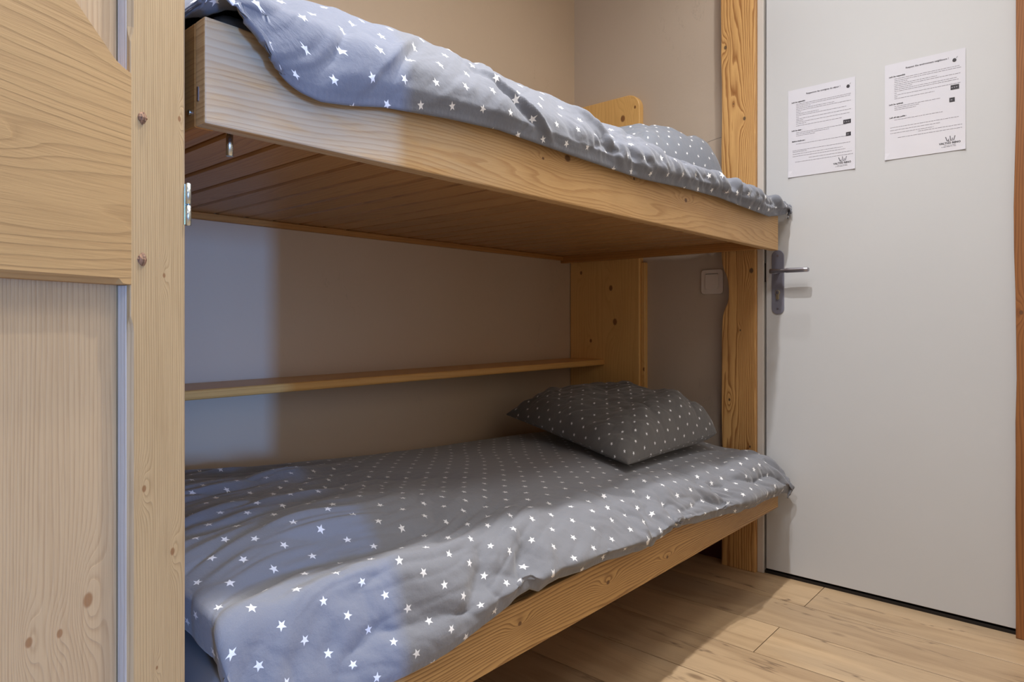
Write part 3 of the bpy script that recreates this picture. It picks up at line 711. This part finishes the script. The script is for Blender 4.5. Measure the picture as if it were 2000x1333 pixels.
# door axes: x along the leaf towards its hinge, y away from the camera, z up
P1 = Vector((.325, .79, 0))
def local(name, me, mat, parent):
    o = bpy.data.objects.new(name, me); COL.objects.link(o); me.materials.append(mat); o.parent = parent; ORG[o.name] = Vector((0, 0, 0)); return o
SW = .0747
def zrail_top(s): return 1.138+np.interp(s, [0, .012, .03, .0612, .10, .14, .19, .25, .5], [0, .004, .021, .049, .078, .100, .116, .122, .122])
door = local('door', box_mesh((-.66, .016, .10), (-SW-.0012, .024, .93), .001, 1, 2, (0, 0)), M['cab_panel'], wd)
door.location = P1-Vector((.0, 1.1, 0)); door.rotation_euler = (0, 0, DZ)
local('upper_panel', box_mesh((-.66, .016, 1.12), (-SW-.0012, .024, 2.03), .001, 1, 2, (3.3, .7)), M['cab_panel'], door)
def stile():
    zs = [.04, .60, .868, .876, .884, .92, 1.10, 1.172, 1.180, 1.188, 1.4, 2.11]; cs = [.0045]*3+[.0035, .0008, .0008, .0008, .0008, .003, .0045, .0045, .0045]
    vs, fs = [], []
    for z_, c_ in zip(zs, cs):
        ring = [(-.0015, 0), (-SW+c_, 0), (-SW, c_), (-SW, .028), (0, .028), (0, .0015)]
        vs += [(p[0], p[1], z_) for p in ring]
    m_ = 6
    for i in range(len(zs)-1):
        for k in range(m_): fs.append((i*m_+k, i*m_+(k+1) % m_, (i+1)*m_+(k+1) % m_, (i+1)*m_+k))
    fs += [tuple(range(m_-1, -1, -1)), tuple(range((len(zs)-1)*m_, len(zs)*m_))]
    me = mesh('stile', vs, fs); bm = bmesh.new(); bm.from_mesh(me); bmesh.ops.recalc_face_normals(bm, faces=bm.faces[:]); bm.to_mesh(me); bm.free(); uvbox(me, 2); return me
local('stile', stile(), M['stile'], door)
for z0_, z1_ in ((.10, .9165), (1.10, 2.02)): local('stile_edge', box_mesh((-SW-.0009, .0048, z0_), (-SW+.004, .0158, z1_), .0002, 1, 2), M['reveal'], door)
local('stile', box_mesh((-.735, 0, .04), (-.66, .028, 2.11), .002, 1, 2), M['stile'], door)
def rail():
    vs, fs = [], []; ss = list(np.linspace(0, .06, 13))+list(np.linspace(.07, .585, 30))
    for s in ss:
        ct = .0005+.0035*float(sstep(.010, .022, s)); cb = .0005+.006*float(sstep(.008, .016, s)); zt = float(zrail_top(s)); zb = .917
        y0 = -.0012
        ring = [(y0, zb+cb), (y0+cb, zb), (.026, zb), (.026, zt), (y0+ct, zt), (y0, zt-ct)]
        vs += [(-SW-s+(.0002 if s == 0 else 0), p[0], p[1]) for p in ring]
    m_ = 6
    for i in range(len(ss)-1):
        for k in range(m_): fs.append((i*m_+k, i*m_+(k+1) % m_, (i+1)*m_+(k+1) % m_, (i+1)*m_+k))
    fs += [tuple(range(m_)), tuple(range(len(vs)-1, len(vs)-1-m_, -1))]
    me = mesh('rail', vs, fs); bm = bmesh.new(); bm.from_mesh(me); bmesh.ops.recalc_face_normals(bm, faces=bm.faces[:]); bm.to_mesh(me); bm.free(); uvbox(me, 0); return me
local('rail', rail(), M['cab_rail'], door)
local('bottom_rail', box_mesh((-.66, 0, .04), (-SW, .026, .12), .002, 1, 0), M['cab_rail'], door)
local('top_rail', box_mesh((-.66, 0, 2.02), (-SW, .026, 2.11), .002, 1, 0), M['cab_rail'], door)
def peg(zc, s):
    bm = bmesh.new(); bmesh.ops.create_uvsphere(bm, u_segments=9, v_segments=6, radius=1)
    rg_ = random.Random(s)
    for v in bm.verts:
        k = 1+rg_.uniform(-.22, .16); v.co = Vector((v.co.x*.0062*k, v.co.y*.0038*k, v.co.z*.0068*k))
        v.co += Vector((-.060, .0, zc))
    me = bpy.data.meshes.new('peg'); bm.to_mesh(me); bm.free(); uvbox(me, 2); return me
for zc, s in ((1.096, 1), (.945, 2)): local('peg', peg(zc, s), M['peg'], door)
def knuckle(z0, z1, r=.0034):
    bm = bmesh.new(); bmesh.ops.create_cone(bm, cap_ends=True, segments=18, radius1=r, radius2=r, depth=z1-z0)
    bmesh.ops.bevel(bm, geom=[e for e in bm.edges if any(len(f.verts) > 4 for f in e.link_faces)], offset=.0007, segments=2, affect='EDGES')
    for v in bm.verts: v.co += Vector((.0034, -.0015, (z0+z1)/2))
    me = bpy.data.meshes.new('k'); bm.to_mesh(me); bm.free(); uvbox(me, 2)
    for p in me.polygons: p.use_smooth = len(p.vertices) <= 4
    return me
for zb_ in (1.0385, .45, 1.75):
    local('hinge', knuckle(zb_-.0245, zb_, .0034), M['zinc'], door); local('hinge', knuckle(zb_-.0490, zb_-.0252, .0034), M['zinc'], door)
    local('hinge_leaf', box_mesh((.0001, 0, zb_-.048), (.0012, .024, zb_-.001), .0002, 1, 2), M['zinc'], door)

# ------------------------------------------------------------------ printed notices on the door
def bars(rows, y0, z1, W_, H_, rs, xh=.0013):
    """rows: (x0, x1, y) in fractions of the sheet, y downwards -> word-length strokes"""
    rg_ = random.Random(rs); vs, fs = [], []
    for (a, b, yy, *hh) in rows:
        hgt = hh[0] if hh else xh; x_ = a*W_
        while x_ < b*W_-.002:
            wl = min(rg_.uniform(.003, .011), b*W_-x_); z_ = z1-yy*H_
            n = len(vs); X_ = DX-.0021
            vs += [(X_, y0-x_, z_-hgt/2), (X_, y0-x_-wl, z_-hgt/2), (X_, y0-x_-wl, z_+hgt/2), (X_, y0-x_, z_+hgt/2)]
            fs.append((n, n+1, n+2, n+3)); x_ += wl+.0013
    return mesh('text', vs, fs)
def text_mesh(txt, size, y, z, bold=0.0, align='LEFT', xoff=-.0022):
    cu = bpy.data.curves.new('t', 'FONT'); cu.body = txt; cu.size = size; cu.align_x = align; cu.resolution_u = 2; cu.offset = bold
    to = bpy.data.objects.new('t', cu); COL.objects.link(to); bpy.context.view_layer.update()
    me = bpy.data.meshes.new_from_object(to.evaluated_get(bpy.context.evaluated_depsgraph_get()))
    bpy.data.objects.remove(to); bpy.data.curves.remove(cu)
    # text x runs towards -Y on the door, text y is up
    me.transform(Matrix(((0, 0, 0, DX+xoff), (-1, 0, 0, y), (0, 1, 0, z), (0, 0, 0, 1))))
    return me
def notice(y0, z1, label, heads, body, title, boxes, logo, title_x):
    W_, H_ = .210, .296
    e = empty('notice', (DX-.001, y0-W_/2, z1-H_), label, 'notice', 'printed notices on the white door')
    # sheet with slightly lifted lower corners
    n = 14; vs = []
    for i in range(n+1):
        for j in range(n+1):
            a, b = i/n, j/n; lift = .0024*((1-b)**22)*((1-a)**22*1.0+a**22)
            vs.append((DX-.0016-lift, y0-a*W_, z1-H_+b*H_))
    fs = [(i*(n+1)+j, (i+1)*(n+1)+j, (i+1)*(n+1)+j+1, i*(n+1)+j+1) for i in range(n) for j in range(n)]
    me = mesh('sheet', vs, fs); o = link('sheet', me, M['paper'], e)
    md = o.modifiers.new('t', 'SOLIDIFY'); md.thickness = .0005; md.offset = 0
    link('text_lines', bars(body, y0, z1, W_, H_, 5), M['print'], e)['kind'] = 'stuff'
    link('headline', text_mesh(title, .0072, y0-title_x*W_, z1-.078*H_, .0002), M['print_bold'], e)
    for (t_, hx, hy) in heads: link('heading', text_mesh(t_, .0058, y0-hx*W_, z1-hy*H_, .00025), M['print_dark'], e)
    # round emblem with a small tail
    def flat(pts, m, nm, dx=-.0023): 
        return link(nm, mesh(nm, [(DX+dx, y0-p[0]*W_, z1-p[1]*H_) for p in pts], [tuple(range(len(pts)))]), m, e)
    lx, ly = logo
    flat([(lx+.024*math.cos(a)*(1+.06*math.sin(3*a)), ly+.0185*math.sin(a)) for a in [2*math.pi*k/20 for k in range(20)]], M['print_dark'], 'emblem')
    flat([(lx+.020, ly-.020), (lx+.036, ly-.034), (lx+.040, ly-.030), (lx+.024, ly-.015)], M['print_mid'], 'emblem')
    for bi, (bx0, by0, bx1, by1) in enumerate(boxes):
        flat([(bx0, by1), (bx1, by1), (bx1, by0), (bx0, by0)], M['print_dark'], 'pictogram')
        k = 3 if bi == 0 else 1
        for q in range(k):
            wq = (bx1-bx0)/(k+.6); xa = bx0+(q+.35)*wq; hq = (by1-by0)
            flat([(xa, by0+hq*.62), (xa+wq*.55, by0+hq*.62), (xa+wq*.55, by0+hq*.42), (xa, by0+hq*.42)], M['print_mid'], 'pictogram', -.0025)
    # signature mark: a crown of short strokes over the name
    gx, gy = .815, .905
    for (dx0, dy0, dx1, dy1, wd_) in ((-.055, -.052, -.035, -.012, .010), (-.02, -.03, -.02, -.008, .008), (0, -.058, .004, -.012, .009), (.028, -.036, .020, -.010, .008), (.058, -.055, .040, -.012, .009), (-.035, -.014, -.01, -.008, .012), (.005, -.012, .035, -.020, .010)):
        flat([(gx+dx0, gy+dy0), (gx+dx0+wd_, gy+dy0), (gx+dx1+wd_, gy+dy1+.004), (gx+dx1, gy+dy1+.004)], M['print_bold'], 'signature_stroke')
    link('signature_name', text_mesh('VALTHO RENO', .0078, y0-gx*W_, z1-(gy+.020)*H_, .0003, 'CENTER'), M['print_dark'], e)
    link('signature_lines', bars([(gx-.07, gx+.07, gy+.034, .0009), (gx-.10, gx+.08, gy+.046, .0011)], y0, z1, W_, H_, 9), M['print_bold'], e)
    return e
body2 = [(.125, .93, .163), (.125, .95, .182), (.125, .30, .2), (.125, .66, .219), (.125, .94, .238), (.125, .36, .257), (.125, .90, .276), (.125, .92, .295), (.125, .17, .314), (.125, .94, .333), (.125, .18, .352), (.125, .63, .371),
         (.125, .70, .452), (.125, .45, .470), (.125, .40, .488), (.125, .73, .592), (.07, .92, .668), (.07, .70, .698), (.07, .62, .728), (.43, .96, .748), (.17, .96, .780)]
body1 = [(.125, .94, .172), (.125, .93, .190), (.125, .36, .208), (.125, .70, .227), (.125, .94, .246), (.125, .20, .265), (.125, .47, .284), (.125, .88, .303), (.125, .18, .322), (.125, .95, .341), (.125, .24, .360), (.125, .93, .379), (.125, .28, .398), (.125, .82, .420),
         (.125, .89, .498), (.125, .63, .516), (.125, .42, .534), (.125, .93, .628), (.07, .93, .700), (.07, .30, .716), (.07, .82, .740), (.07, .86, .766), (.32, .96, .800), (.11, .97, .832)]
notice(.8005, 1.668, 'white printed notice on the door, lower and nearer the handle', (("Let's be respectful:", .055, .152), ("Let's be clean :", .055, .476), ("Before check-out :", .06, .600)), body1, 'Respectons les consignes du séjour !', ((.83, .450, .94, .495), (.87, .590, .94, .632)), (.90, .090), .28)
notice(.5055, 1.680, 'white printed notice on the door, higher and nearer its right edge', (("Let's be respectful:", .055, .142), ("Let's be optimal:", .055, .432), ("Let's all stay polite :", .06, .570)), body2, 'Respect the environment neighbours !', ((.825, .345, .925, .392), (.81, .468, .875, .512)), (.87, .100), .27)
